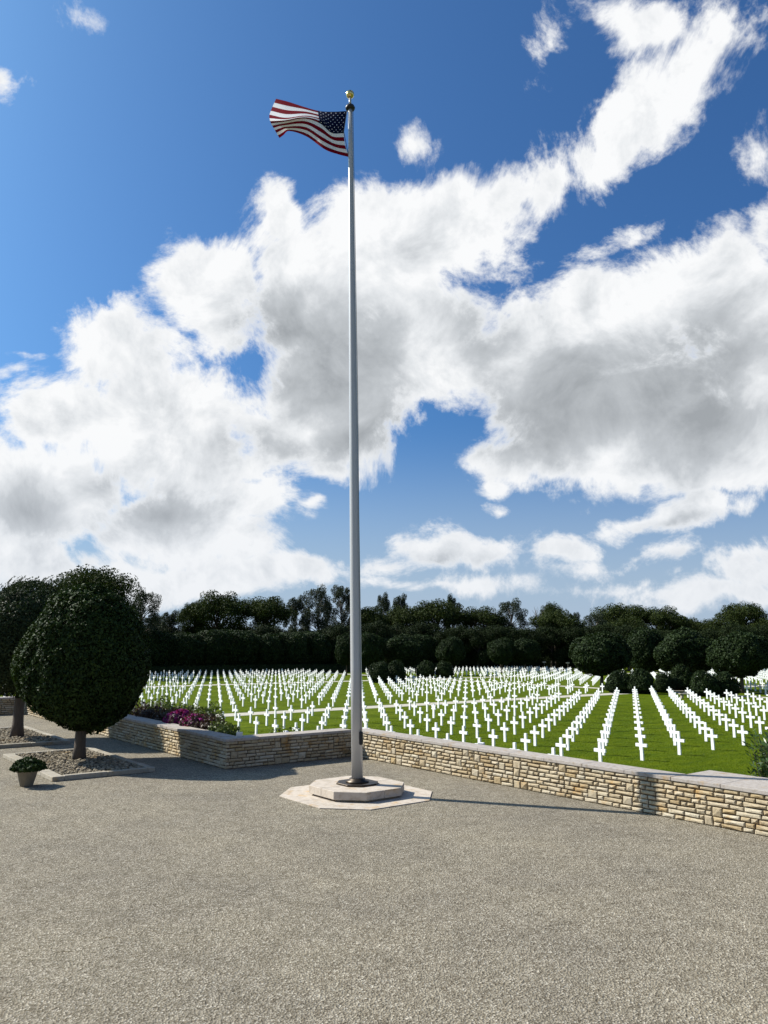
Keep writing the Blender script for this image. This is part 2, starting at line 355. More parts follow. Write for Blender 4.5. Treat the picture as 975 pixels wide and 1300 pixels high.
path(50.6, 52.7, -30, 240, 'pale path crossing the lawn between the grave plots')
path(89.6, 91.6, -30, 240, 'pale path far back across the lawn')
for a, b_ in ((10, 50.6), (52.7, 89.6), (91.6, 124)): path(a, b_, 80.6, 82.6, 'pale path running between the plots beside the trees')

g = np.random.default_rng(3); nb = 170000
uu = 15 + 27 * g.random(nb) ** 1.4; vv_ = g.uniform(17.6, 62, nb)
Px = uu * AU.x + vv_ * AV.x; Py = uu * AU.y + vv_ * AV.y; ok = (np.abs(Px / Py) < .53) & ((uu < 10.2) & (vv_ > 18.3) | (uu >= 10.2)) & ((uu < 22.9) | (vv_ > 17.6))
Px, Py = Px[ok], Py[ok]; nb = len(Px); an = g.uniform(0, 6.28, nb); wd = g.uniform(.006, .014, nb); hh = g.uniform(.012, .038, nb); lx, ly = g.normal(0, .02, nb), g.normal(0, .02, nb)
B = np.stack([np.stack([Px - np.cos(an) * wd, Py - np.sin(an) * wd, np.full(nb, LAWN_Z - .003)], 1), np.stack([Px + np.cos(an) * wd, Py + np.sin(an) * wd, np.full(nb, LAWN_Z - .003)], 1),
              np.stack([Px + lx + np.cos(an) * wd * .3, Py + ly + np.sin(an) * wd * .3, LAWN_Z + hh], 1), np.stack([Px + lx - np.cos(an) * wd * .3, Py + ly - np.sin(an) * wd * .3, LAWN_Z + hh], 1)], 1)
M['blade'] = mat_leaf('grass_blade', (0.050, 0.092, 0.003), (0.115, 0.155, 0.005), .7, .08, .25)
tag(obj('grass', quads_mesh('grass', B, M['blade'])), 'short green grass of the lawn nearest the wall', 'grass', kind='stuff')

# ------------------------------------------------------------------ stone walls
def stone_mesh(w, h, d, rng, ):
    # rough-faced block, x along the wall, z up, face at y = 0 towards -y
    nx = 3; V = []; F = []
    j = lambda a: rng.uniform(-a, a)
    e = 0.010
    xs = [-w / 2 + e, 0 + j(w * .15), w / 2 - e]
    ring = [(-w / 2 + j(e), 0, j(e)), (w / 2 + j(e), 0, j(e)), (w / 2 + j(e), 0, h + j(e)), (-w / 2 + j(e), 0, h + j(e))]
    inner = 0.022
    fr = [(x + (inner if x < 0 else -inner), -d * rng.uniform(.65, 1.1), z + (inner * .8 if z < h / 2 else -inner * .8)) for x, _, z in ring]
    mid = (j(w * .15), -d * rng.uniform(.9, 1.5), h / 2 + j(h * .15))
    V = [(x, 0.03, z) for x, _, z in ring] + [(x, -d * .35, z) for x, _, z in ring] + fr + [mid]
    for a, b_ in ((0, 4), (4, 8)):
        for i in range(4): F.append((a + i, a + (i + 1) % 4, b_ + (i + 1) % 4, b_ + i))
    for i in range(4): F.append((8 + i, 8 + (i + 1) % 4, 12))
    return V, F
WALL_H, CAP_T = 0.825, 0.085
def lay_courses(length, rng):
    course = WALL_H / 8; blocks = []; busy = [[] for _ in range(9)]
    for i in range(8):
        x = -rng.uniform(0, .2)
        while x < length:
            w = rng.choice([.16, .2, .24, .28, .32, .36, .42, .5]) * rng.uniform(.9, 1.1)
            hit = [q for q in busy[i] if q[0] < x + w and q[1] > x]
            if hit:
                q = min(hit)
                if q[0] - x < .09:
                    if q[0] - x > .03: blocks.append((x, q[0], i, 1))
                    x = q[1]; continue
                w = q[0] - x
            two = i < 7 and not hit and rng.random() < .075
            if two: w = rng.uniform(.2, .3); busy[i + 1].append((x, x + w))
            x0, x1 = max(x, 0), min(x + w, length)
            if x1 - x0 > .03: blocks.append((x0, x1, i, 2 if two else 1))
            x += w
    return [(a, b_, i * course, k * course) for a, b_, i, k in blocks]
def stone_wall(p0, p1, thick, label, seed, keep=300, cap_over=0.05, faces=(1,), cap_len=1.25, caps=None, core0=0.0):
    # p0 -> p1 in plan along the visible face, the thickness lies to the left of the direction
    rng = random.Random(seed)
    a, b_ = uv(*p0), uv(*p1); L = (b_ - a).length; rz = math.atan2((b_ - a).y, (b_ - a).x)
    root = empty('stone_wall', a, rz); tag(root, label, 'wall', 'stone walls round the terrace')
    vv, ff = box_vf(core0, L, 0.0, thick, LAWN_Z - .05, WALL_H - .004)
    obj('wall_core', mesh('wall_core', vv, ff, M['mortar']), root)
    blocks = lay_courses(L, rng); inv = Matrix.Rotation(rz, 4, 'Z')
    def dist(q): return (a + inv @ Vector(((q[0] + q[1]) / 2, 0, 0)) - Vector((0, 0, 0))).length
    inview = []
    blocks.sort(key=dist)
    def seen(q):
        w = a + inv @ Vector(((q[0] + q[1]) / 2, 0, 0)); x = w.x / w.y if w.y > 1 else 9
        return abs(x) < .54
    order = [q for q in blocks if seen(q)] + [q for q in blocks if not seen(q)]
    RV, RF = [], []
    for i, (x0, x1, z, hh) in enumerate(order):
        g_ = .011
        V, F = stone_mesh(x1 - x0 - 2 * g_, hh - 2 * g_, 0.042, rng)
        ox, oz = (x0 + x1) / 2, z + g_
        if i < keep and seen((x0, x1)):
            o = obj('stone', mesh('stone', V, F, M['rubble']), root); o.location = (ox, 0, oz)
        else:
            k = len(RV); RV += [(x + ox, y, z_ + oz) for x, y, z_ in V]; RF += [tuple(k + t_ for t_ in q) for q in F]
    if RV: tag(obj('stones', mesh('stones', RV, RF, M['rubble']), root), kind='stuff')
    for (c0, c1, y0, y1) in (caps or [(-cap_over, L + cap_over, -cap_over, thick + cap_over)]):
        nn = max(1, round((c1 - c0) / cap_len)); st = (c1 - c0) / nn
        for k in range(nn):
            dz = rng.uniform(-.003, .003)
            vv, ff = box_vf(c0 + k * st + .004, c0 + (k + 1) * st - .004, y0, y1, 0, CAP_T + dz)
            o = obj('coping_slab', bevel_mesh('coping_slab', vv, ff, M['coping'], .010, 2), root); o.location = (0, 0, WALL_H)
    return root
# right wall runs along -U at v = 16.5 (face towards the terrace, thickness away)
TH = 0.55
Lr = 22.4 - 2.0
stone_wall((22.4, 16.55), (2.0, 16.55), TH, 'sunlit rubble stone wall on the right of the flagpole with grey coping', 3,
           caps=[(-.05, 12.2, -.06, TH + .06), (12.205, Lr, -.06, 1.62)])
o = box_uv('coping_backing', 2.0, 10.12, 17.105, 18.1, LAWN_Z - .05, WALL_H - .006, M['mortar'])
tag(o, 'broad masonry block under the wide coping at the right edge', 'wall')
stone_wall((22.4, 11.615), (22.4, 16.48), TH, 'shaded stretch of rubble stone wall facing the terrace left of the flagpole', 5,
           caps=[(-.045, 4.80, -.06, TH + .06)], core0=.055)
stone_wall((46.2, 11.66), (22.412, 11.66), TH, 'stone wall receding on the left below the magenta flowers', 9,
           caps=[(0, 46.2 - 22.46 - TH - .075, -.06, TH + .06)])
stone_wall((46.2, -8.0), (46.2, 11.6), TH, 'far stone wall seen past the trunk of the left tree', 11, keep=60, cap_len=1.5)

# ------------------------------------------------------------------ flagpole base and flagpole
PU, PV = 16.75, 12.5
def oct_pts(a, c): return [(-a + c, -a), (a - c, -a), (a, -a + c), (a, a - c), (a - c, a), (-a + c, a), (-a, a - c), (-a, -a + c)]
def clip(poly, axis, sign, off):
    out = []
    for i, p in enumerate(poly):
        q = poly[(i + 1) % len(poly)]; dp, dq = sign * p[axis] - off, sign * q[axis] - off
        if dp >= 0: out.append(p)
        if dp * dq < 0:
            t_ = dp / (dp - dq); out.append((p[0] + (q[0] - p[0]) * t_, p[1] + (q[1] - p[1]) * t_))
    return out
base = empty('stone_plinth', uv(PU, PV), GRID_RZ); tag(base, 'low octagonal cream stone plinth and apron under the flagpole', 'plinth')
for sx in (-1, 1):
    for sy in (-1, 1):
        q = clip(clip(oct_pts(1.78, .86), 0, sx, .003), 1, sy, .003)
        obj('apron_slab', prism('apron_slab', q, 0.0, .022, M['plinth'], .004), base)
        q = clip(clip(oct_pts(1.0, .52), 0, sx, .001), 1, sy, .001)
        obj('footing_block', prism('footing_block', q, .022, .072, M['plinth'], 0), base)
        q = clip(clip(oct_pts(1.13, .58), 0, sx, .0025), 1, sy, .0025)
        obj('plinth_slab', prism('plinth_slab', q, .073, .265, M['plinth'], .008), base)
PC = uv(PU, PV, .265)
ptop = at(444.6, 139, 20.95)
pole_root = empty('flagpole', PC); tag(pole_root, 'tall tapering silver flagpole topped by a gilt ball', 'flagpole')
axis = (ptop - PC); PL = axis.length; prot = axis.to_track_quat('Z', 'Y')
obj('base_plate', prism('base_plate', oct_pts(.50, .26), 0, .045, M['bronze'], .01), pole_root).rotation_euler.z = GRID_RZ
obj('base_collar', lathe('base_collar', [(.30, .045), (.30, .075), (.22, .10), (.205, .14), (.165, .15)], M['bronze'], 40), pole_root)
def ppart(name, me):
    o = obj(name, me, pole_root); o.rotation_mode = 'QUATERNION'; o.rotation_quaternion = prot; return o
prof = [(.148, .03), (.148, 3.0)] + [(.148 - (.148 - .066) * ((z - 3.0) / (PL - 3.0)) ** 1.15, z) for z in np.linspace(4, PL, 14)]
ppart('pole', lathe('pole', prof, M['pole'], 40))
ppart('truck', lathe('truck', [(.05, PL - .02), (.13, PL), (.15, PL + .05), (.12, PL + .12), (.05, PL + .15)], M['blackmetal'], 24))
ppart('spindle', lathe('spindle', [(.04, PL + .14), (.035, PL + .40)], M['pole'], 16))
rb = .125; bc = PL + .40 + rb * .92
ppart('ball', lathe('ball', [(rb * math.sin(a), bc - rb * math.cos(a)) for a in np.linspace(.15, math.pi - .02, 16)], M['gold'], 28))
cz = 1.42 - .265
vv, ff = box_vf(-.045, .045, -.05, .05, -.17, .17)
cl = ppart('cleat', bevel_mesh('cleat', vv, ff, M['blackmetal'], .03, 2))
off_v = Vector((.115, -.115, 0)); cl.location = axis.normalized() * cz + off_v
hb, ht = axis.normalized() * cz + Vector((.118, -.13, 0)), axis.normalized() * (PL + .02) + Vector((.085, -.05, 0))
V, F = tube_vf([hb, (hb + ht) / 2 + Vector((.03, 0, 0)), ht], [.009] * 3, 6); obj('halyard', mesh('halyard', V, F, M['rope']), pole_root)

# ------------------------------------------------------------------ flag
def cat(pts, x):                          # Catmull-Rom through (param, value...) rows
    ps = [p[0] for p in pts]; i = max(0, min(len(ps) - 2, sum(1 for p in ps if p <= x) - 1))
    p1, p2 = np.array(pts[i]), np.array(pts[i + 1]); p0 = np.array(pts[i - 1]) if i else 2 * p1 - p2; p3 = np.array(pts[i + 2]) if i + 2 < len(pts) else 2 * p2 - p1
    t_ = (x - p1[0]) / (p2[0] - p1[0]); d1 = (p2 - p0) / (p2[0] - p0[0]) * (p2[0] - p1[0]); d2 = (p3 - p1) / (p3[0] - p1[0]) * (p2[0] - p1[0])
    h = ((2 * t_**3 - 3 * t_**2 + 1) * p1 + (t_**3 - 2 * t_**2 + t_) * d1 + (-2 * t_**3 + 3 * t_**2) * p2 + (t_**3 - t_**2) * d2)
    return h[1:]
# rows t (top to bottom) of (s from hoist to fly, x, y in a 6.964x enlargement, metres towards the camera)
FL = {0.0: [(0, 768, 285, 0), (.2, 650, 291, -.12), (.37, 525, 285, -.25), (.55, 402, 252, -.50), (.8, 250, 203, -.95), (1, 142, 176, -1.2)],
      .31: [(0, 752, 405, 0), (.2, 640, 398, .10), (.37, 535, 352, .12), (.55, 405, 326, -.10), (.8, 225, 345, -.45), (1, 84, 318, -.95)],
      .43: [(0, 744, 445, 0), (.2, 635, 445, .12), (.37, 540, 372, .26), (.55, 400, 338, .14), (.8, 225, 362, -.20), (1, 88, 365, -.75)],
      .54: [(0, 741, 482, 0), (.2, 632, 478, .10), (.37, 530, 395, .22), (.55, 395, 352, .06), (.8, 225, 378, -.28), (1, 98, 395, -.80)],
      .77: [(0, 755, 590, 0), (.2, 655, 572, -.02), (.37, 545, 512, .20), (.55, 405, 428, -.05), (.8, 228, 425, -.55), (1, 132, 455, -.92)],
      1.0: [(0, 785, 692, 0), (.2, 692, 668, -.10), (.37, 575, 625, .10), (.55, 415, 512, -.25), (.78, 255, 462, -.75), (.9, 205, 500, -.9), (1, 172, 524, -.98)]}
def flag_pt(s, t_):
    rows = []
    for k in sorted(FL):
        x, y, d = cat(FL[k], s); rows.append((k, x, y, d))
    x, y, d = cat(rows, t_)
    d += .05 * math.sin(9 * s + 5 * t_) * s
    return at(330 + x / 6.964, 100 + y / 6.964, 20.93 - d)
def cloth(name, col, trans=.26):
    m, t, b = material(name); P = coords(t)
    w = t.noise(t.vmath('MULTIPLY', P, (60, 60, 60)), 3, 3, .6)
    c = t.mix(w, tuple(x * .9 for x in col), tuple(min(1, x * 1.08) for x in col)); t.l.new(c, b.inputs['Base Color'])
    b.inputs['Roughness'].default_value = .8; b.inputs['Specular IOR Level'].default_value = .03
    tr = t.new('ShaderNodeBsdfTranslucent'); t.l.new(c, tr.inputs[0]); mx = t.new('ShaderNodeMixShader'); mx.inputs[0].default_value = trans
    t.l.new(b.outputs[0], mx.inputs[1]); t.l.new(tr.outputs[0], mx.inputs[2]); t.l.new(mx.outputs[0], t.n['Material Output'].inputs[0]); return m
M['red'], M['fwhite'], M['blue'] = cloth('flag_red', (.165, .003, .012)), cloth('flag_white', (.74, .74, .75)), cloth('flag_blue', (.004, .006, .028), .06)
flag = empty('flag', flag_pt(0, 1)); tag(flag, 'red, white and blue striped flag with stars blowing from the pole top', 'flag')
fo = Vector(flag.location)
NS, CS = 80, 31                           # columns, columns of the canton
def strip(name, t0, t1, s0, s1, mat, rows=5):
    ss = np.linspace(s0, s1, int((s1 - s0) * NS) + 1); ts = np.linspace(t0, t1, rows); V = []; F = []
    for t_ in ts:
        for s in ss: V.append(flag_pt(float(s), float(t_)) - fo)
    nn = len(ss)
    for i in range(len(ts) - 1):
        for j in range(nn - 1): F.append((i * nn + j, i * nn + j + 1, (i + 1) * nn + j + 1, (i + 1) * nn + j))
    return obj(name, mesh(name, V, F, mat, True), flag)
canton = strip('canton', 0, 7 / 13, 0, .39, M['blue'], 29)
for k in range(13): strip('stripe', k / 13, (k + 1) / 13, .39 if k < 7 else 0, 1, M['red'] if k % 2 == 0 else M['fwhite'])
for r_ in range(9):
    for c_ in range(6 if r_ % 2 == 0 else 5):
        s = .39 * ((c_ + .5) / 6 + (0 if r_ % 2 == 0 else .5 / 6)) ; t_ = 7 / 13 * (r_ + .75) / 9.6
        V = []; c0 = flag_pt(s, t_); ex = (flag_pt(s + .01, t_) - c0); ey = (flag_pt(s, t_ + .01) - c0)
        nn = ex.cross(ey).normalized(); nn = nn if nn.y < 0 else -nn
        for k in range(10):
            a = math.pi / 2 + k * math.pi / 5; q = (1 if k % 2 == 0 else .42) * .0185
            V.append(flag_pt(s + q * math.cos(a) * .62, min(1, max(0, t_ - q * math.sin(a)))) + nn * .006 - fo)
        V.append(c0 + nn * .006 - fo)
        obj('star', mesh('star', V, [(k, (k + 1) % 10, 10) for k in range(10)], M['fwhite']), canton)
V, F = tube_vf([flag_pt(0, 0) - fo, flag_pt(0, .5) - fo, flag_pt(0, 1) - fo], [.012] * 3, 6); obj('hoist_rope', mesh('hoist_rope', V, F, M['rope']), flag)

# ------------------------------------------------------------------ crosses
def cross_mesh():
    hw, t_, H, A, ah = .068, .042, 1.0, .285, .068
    zc = .665
    out = [(-hw * 1.12, 0), (hw * 1.12, 0), (hw, zc - ah), (A, zc - ah), (A, zc + ah), (hw, zc + ah), (hw * .96, H), (-hw * .96, H), (-hw, zc + ah), (-A, zc + ah), (-A, zc - ah), (-hw, zc - ah)]
    n = len(out); V = [(x, -t_, z) for x, z in out] + [(x, t_, z) for x, z in out]
    F = [(0, 1, 2, 11), (2, 3, 4, 5), (11, 2, 5, 8), (10, 11, 8, 9), (8, 5, 6, 7)]
    F += [tuple(n + i for i in reversed(q)) for q in F] + [((i + 1) % n, i, n + i, n + (i + 1) % n) for i in range(n)]
    return V, F
CV, CF = cross_mesh(); me_cross = mesh('cross_headstone', CV, CF, M['marble'])
def star_mesh():
    # six-pointed star headstone on a shaft
    R1, R2, c, t_ = .27, .156, .73, .042
    out = []
    for k in range(12):
        a = -math.pi / 2 + k * math.pi / 6; q = R1 if k % 2 == 0 else R2; out.append((q * math.cos(a), c + q * math.sin(a)))
    n = 12; V = [(x, -t_, z) for x, z in out] + [(x, t_, z) for x, z in out] + [(0, -t_, c), (0, t_, c)]
    F = [(i, (i + 1) % n, 24) for i in range(n)] + [(n + (i + 1) % n, n + i, 25) for i in range(n)] + [((i + 1) % n, i, n + i, n + (i + 1) % n) for i in range(n)]
    b0 = len(V); v2, f2 = box_vf(-.09, .09, -.04, .04, 0, .60); V += v2; F += [tuple(b0 + i for i in q) for q in f2]
    return V, F
SU, SV, U0, V0 = 2.069, 3.071, 27.06, 46.88
def lattice(u0, u1, v0, v1):
    i0, i1 = math.ceil((u0 - U0) / SU), math.floor((u1 - U0) / SU); j0, j1 = math.ceil((v0 - V0) / SV), math.floor((v1 - V0) / SV)
    return [(U0 + i * SU, V0 + j * SV) for i in range(i0, i1 + 1) for j in range(j0, j1 + 1)]
def in_frame(p, m=1.03):
    d = p - Vector((0, 0, CAM_H)); z = d.dot(Fv)
    return z > 1 and abs(d.dot(Rv) / z) < m * 487.5 / FPX and abs(d.dot(Uv) / z) < m * 650 / FPX
PLOTS = [((20.0, 48.6, 21.5, 77.4), 'white marble cross headstone on the lawn before the pale path'),
         ((53.2, 88.6, 15, 77.4), 'white marble cross headstone on the lawn just past the pale path'),
         ((20.0, 48.6, 86, 169), 'white marble cross headstone beyond the clipped trees at the right'), ((53.2, 88.6, 86, 169), 'white marble cross headstone behind the clipped trees'),
         ((92.8, 119.5, 15, 77.4), 'white marble cross headstone in the far plot'), ((92.8, 117, 86, 132), 'white marble cross headstone in the far plot')]
star_uv = min(lattice(*PLOTS[0][0]), key=lambda q: (uv(*q, LAWN_Z + .9) - at(551, 895, uv(*q).y)).length)
ORD0 = 'first second third fourth fifth sixth seventh eighth ninth tenth eleventh twelfth thirteenth fourteenth fifteenth sixteenth seventeenth eighteenth nineteenth twentieth'.split()
def behind_wall(p):                          # top of the stone hidden by the coping of the terrace wall
    d = p + Vector((0, 0, .9)) - Vector((0, 0, CAM_H))
    for n_, c_, lo, hi, ax in ((AV, 17.1, 2, 22.4, AU), (AU, 22.9, 11.6, 16.6, AV)):
        t_ = c_ / d.dot(n_) if d.dot(n_) > 0 else 9
        if 0 < t_ < 1 and lo < ax.dot(d) * t_ < hi and CAM_H + d.z * t_ < WALL_H + CAP_T: return True
    return False
graves = []
for pi, (ext, lab) in enumerate(PLOTS):
    us = sorted({q[0] for q in lattice(*ext)}, reverse=(pi == 0))
    for row, u_ in enumerate(us):
        k = 0
        for q in sorted(x for x in lattice(*ext) if x[0] == u_):
            p = uv(*q, LAWN_Z)
            if not in_frame(p + Vector((0, 0, .5))): continue
            if not behind_wall(p): k += 1
            if pi == 0: l2 = 'white marble cross, %s row before the path, %s in line from the left' % (ORD0[min(row, 19)], ORD0[min(max(k, 1) - 1, 19)])
            elif pi == 1: l2 = 'white marble cross, %s row beyond the path, %s in line from the left' % (ORD0[min(row, 19)], ORD0[min(max(k, 1) - 1, 19)])
            else: l2 = lab
            if pi == 0 and behind_wall(p): l2 = 'white marble cross mostly hidden behind the terrace wall, ' + ORD0[min(row, 19)] + ' row before the path'
            graves.append((p.length, p, l2, q))
graves.sort(key=lambda g: g[0])
rng = random.Random(21); RV, RF = [], []
face = math.atan2(AU.y, AU.x)
k = 0
for _, p, lab, q in graves:
    if q == star_uv:
        v_, f_ = star_mesh(); o = obj('star_headstone', mesh('star_headstone', v_, f_, M['marble'])); o.location = p; o.rotation_euler.z = face
        tag(o, 'white marble six-pointed star headstone among the crosses right of the pole', 'headstone'); continue
    rz, tx, ty = face + rng.gauss(0, .012), rng.gauss(0, .006), rng.gauss(0, .006)
    if k < 300:
        o = obj('cross_headstone', me_cross); o.location = p; o.rotation_euler = (tx, ty, rz)
        tag(o, lab, 'headstone', 'cross headstones on the lawn')
    else:
        c, s = math.cos(rz), math.sin(rz); b0 = len(RV)
        RV += [(p.x + x * c - y * s, p.y + x * s + y * c, p.z + z) for x, y, z in CV]; RF += [tuple(b0 + i for i in f_) for f_ in CF]
    k += 1
tag(obj('cross_headstones', mesh('cross_headstones', RV, RF, M['marble'])), 'rows of small white marble crosses across the far lawns', 'headstones', kind='stuff')

# ------------------------------------------------------------------ foliage
def leaf_quads(P, N, L, Wd, nrng, spread=.8, droop=0.0):
    n = len(P); nr = N + nrng.normal(0, spread, (n, 3)); nr /= np.linalg.norm(nr, axis=1)[:, None] + 1e-9
    t1 = nrng.normal(0, 1, (n, 3)); t1[:, 2] -= droop; t1 -= nr * (t1 * nr).sum(1)[:, None]; t1 /= np.linalg.norm(t1, axis=1)[:, None] + 1e-9
    t2 = np.cross(nr, t1); s = nrng.uniform(.65, 1.25, (n, 1))
    a = t1 * L * s / 2; b_ = t2 * Wd * s / 2
    return np.stack([P - a, P + b_ + nr * Wd * .12, P + a, P - b_ + nr * Wd * .12], 1)
def sphere_dirs(n, nrng):
    d = nrng.normal(0, 1, (n, 3)); return d / np.linalg.norm(d, axis=1)[:, None]
def lump(d, nrng, amp, freq=3.0, k=7):
    f = np.zeros(len(d))
    for _ in range(k):
        w = nrng.normal(0, freq, 3); f += np.sin(d @ w + nrng.uniform(0, 6.28))
    return 1 + amp * f / math.sqrt(k)
def clipped_crown(n, rx, ry, rz_up, rz_dn, zc, L, Wd, seed, power=2.3, amp=.035, fill=.22, taper=0.0):
    g = np.random.default_rng(seed); d = sphere_dirs(n, g)
    e = power; q = (np.abs(d[:, 0])**e + np.abs(d[:, 1])**e + np.abs(d[:, 2])**e) ** (-1 / e)
    rr = q * lump(d, g, amp) * lump(d, g, amp * .7, 8.0) * (1 - fill * g.random(n)**1.8)
    P = d * rr[:, None] * np.array([rx, ry, 1.0]); up = d[:, 2] > 0
    P[:, :2] *= (1 - taper * np.clip(P[:, 2:3], 0, 1) + taper * .35 * np.clip(-P[:, 2:3], 0, .5))
    P[:, 2] = P[:, 2] * np.where(up, rz_up, rz_dn) + zc
    N = d / np.array([rx, ry, (rz_up + rz_dn) / 2]); N /= np.linalg.norm(N, axis=1)[:, None]
    return leaf_quads(P, N, L, Wd, g, .75)
def core(name, rx, ry, ru, rd, zc, mat, seed, k=.74):
    g = np.random.default_rng(seed); V = []; F = []; a, b_ = 14, 20
    for i in range(a + 1):
        for j in range(b_):
            th, ph = math.pi * i / a, 2 * math.pi * j / b_; d = np.array([math.sin(th) * math.cos(ph), math.sin(th) * math.sin(ph), math.cos(th)])
            s = k * g.uniform(.93, 1.05); V.append((d[0] * rx * s, d[1] * ry * s, d[2] * (ru if d[2] > 0 else rd) * s + zc))
    for i in range(a):
        for j in range(b_): F.append((i * b_ + j, (i + 1) * b_ + j, (i + 1) * b_ + (j + 1) % b_, i * b_ + (j + 1) % b_))
    return V, F
def crown_mesh(name, Q, mat, cr=None):
    if cr is not None:                       # join the inner mass of the foliage to the leaves, so the crown is one part
        V, F = cr; V = np.array(V); Q = np.concatenate([Q, V[np.array(F)]], 0)
    return quads_mesh(name, Q, mat)
def trunk_mesh(name, h, r0, r1, seed, limbs=(), bend=.06, mat='bark', n=9):
    g = random.Random(seed); pts = []; rad = []
    for i in range(6):
        t_ = i / 5; pts.append((g.uniform(-bend, bend) * h * t_, g.uniform(-bend, bend) * h * t_, h * t_ - .05 * (i == 0))); rad.append(r0 * (1.35 if i == 0 else 1) + (r1 - r0) * t_)
    V, F = tube_vf(pts, rad, n)
    for (t0, tip, rr) in limbs:
        i = min(4, int(t0 * 5)); a = Vector(pts[i]).lerp(Vector(pts[i + 1]), t0 * 5 - i); tip = Vector(tip)
        mid = a.lerp(tip, .5) + Vector((g.uniform(-.1, .1), g.uniform(-.1, .1), g.uniform(.0, .12))) * (tip - a).length
        tube_vf([a, mid, tip], [rr, rr * .7, rr * .25], 6, V, F)
    return mesh(name, V, F, M[mat], True)

# --- the two clipped trees in the stone beds
def terrace_tree(loc, label, crown_me, trunk_me, rz=0):
    t = empty('clipped_tree', loc, rz); tag(t, label, 'tree', 'clipped trees on the terrace')
    obj('trunk', trunk_me, t); obj('crown', crown_me, t); return t
limbs = [(.75, (1.0 * math.cos(a), 1.0 * math.sin(a), 3.1 + .3 * math.sin(3 * a)), .09) for a in np.linspace(0, 5.2, 6)]
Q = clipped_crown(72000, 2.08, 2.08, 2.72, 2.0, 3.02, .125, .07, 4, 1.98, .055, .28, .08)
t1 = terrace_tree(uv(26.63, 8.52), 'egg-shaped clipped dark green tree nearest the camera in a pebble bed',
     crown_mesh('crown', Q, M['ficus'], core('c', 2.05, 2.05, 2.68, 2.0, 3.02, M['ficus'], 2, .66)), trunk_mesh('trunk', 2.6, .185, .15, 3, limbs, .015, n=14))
g = np.random.default_rng(9)
Q2 = clipped_crown(52000, 2.15, 2.15, 2.25, 2.3, 4.05, .13, .055, 14, 2.1, .05, .26)
sh = []                                      # long shoots breaking out of the top
for k in range(170):
    a, rr = g.uniform(0, 6.28), 1.9 * math.sqrt(g.random()); p0 = np.array([rr * math.cos(a), rr * math.sin(a), 4.05 + 2.0 * math.sqrt(max(0, 1 - (rr / 2.2)**2))])
    d = np.array([g.normal(.35, .3), g.normal(0, .3), 1.0]); ln = g.uniform(.35, 1.0); m_ = 26
    tt = g.random((m_, 1)); pp = p0 + d * ln * tt + np.array([.35, 0, -.25]) * ln * tt**2
    sh.append(leaf_quads(pp, np.tile(d, (m_, 1)) * .2, .13, .035, g, .9))
Q2 = np.concatenate([Q2] + sh, 0)
t2 = terrace_tree(uv(34.33, 8.46), 'shaggy-topped clipped tree at the left edge behind the egg-shaped one',
     crown_mesh('crown', Q2, M['olive'], core('c', 2.15, 2.15, 2.25, 2.3, 4.05, M['olive'], 6)), trunk_mesh('trunk', 3.0, .22, .17, 8, limbs, .015, n=14))

# --- tree beds with kerbs and pebbles
ico_v, ico_f = [], []
bm = bmesh.new(); bmesh.ops.create_icosphere(bm, subdivisions=1, radius=1); bm.verts.ensure_lookup_table()
ico_v = np.array([v.co[:] for v in bm.verts]); ico_f = np.array([[v.index for v in f.verts] for f in bm.faces]); bm.free()
def tree_bed(u0, u1, v0, v1, label, seed, hole):
    g = np.random.default_rng(seed); cu, cv = (u0 + u1) / 2, (v0 + v1) / 2
    bed = empty('tree_bed', uv(cu, cv), GRID_RZ); tag(bed, label, 'planting bed', 'tree beds on the terrace')
    a, b_ = (u1 - u0) / 2, (v1 - v0) / 2; kw, kh = .20, .13
    def kerb(x0, x1, y0, y1):
        L = max(x1 - x0, y1 - y0); nn = max(1, round(L / 1.1))
        for k in range(nn):
            if x1 - x0 > y1 - y0: bb = (x0 + (x1 - x0) * k / nn + .004, x0 + (x1 - x0) * (k + 1) / nn - .004, y0, y1)
            else: bb = (x0, x1, y0 + (y1 - y0) * k / nn + .004, y0 + (y1 - y0) * (k + 1) / nn - .004)
            vv, ff = box_vf(*bb, 0, kh + g.uniform(-.006, .006)); obj('kerb_stone', bevel_mesh('kerb_stone', vv, ff, M['kerb'], .012), bed)
    kerb(-a, a, -b_, -b_ + kw); kerb(-a, a, b_ - kw * 1.6, b_); kerb(-a, -a + kw, -b_ + kw, b_ - kw * 1.6); kerb(a - kw, a, -b_ + kw, b_ - kw * 1.6)
    vv, ff = box_vf(-a + kw, a - kw, -b_ + kw, b_ - kw * 1.6, .004, .06); obj('soil', mesh('soil', vv, ff, M['soil']), bed)
    n = int((2 * a) * (2 * b_) * 120)
    P = np.stack([g.uniform(-a + kw + .06, a - kw - .06, n), g.uniform(-b_ + kw + .06, b_ - kw * 1.6 - .06, n), g.uniform(.055, .115, n)], 1)
    hx = uv(*hole) - uv(cu, cv); hx.rotate(Matrix.Rotation(-GRID_RZ, 3, 'Z')); P = P[np.hypot(P[:, 0] - hx.x, P[:, 1] - hx.y) > .27]; n = len(P)
    sc = g.uniform(.028, .066, (n, 1, 1)) * g.uniform(.75, 1.3, (n, 1, 3)) * np.array([1, 1, .7])
    V = ico_v[None] * sc * g.uniform(.85, 1.12, (n, 12, 1))
    an = g.uniform(0, 6.28, n); c, s = np.cos(an)[:, None], np.sin(an)[:, None]
    X = V[:, :, 0] * c - V[:, :, 1] * s; Y = V[:, :, 0] * s + V[:, :, 1] * c
    V = np.stack([X, Y, V[:, :, 2]], 2) + P[:, None]
    F = (ico_f[None] + (np.arange(n) * 12)[:, None, None]).reshape(-1, 3)
    tag(obj('pebbles', mesh('pebbles', V.reshape(-1, 3).tolist(), F.tolist(), M['pebble']), bed), kind='stuff')
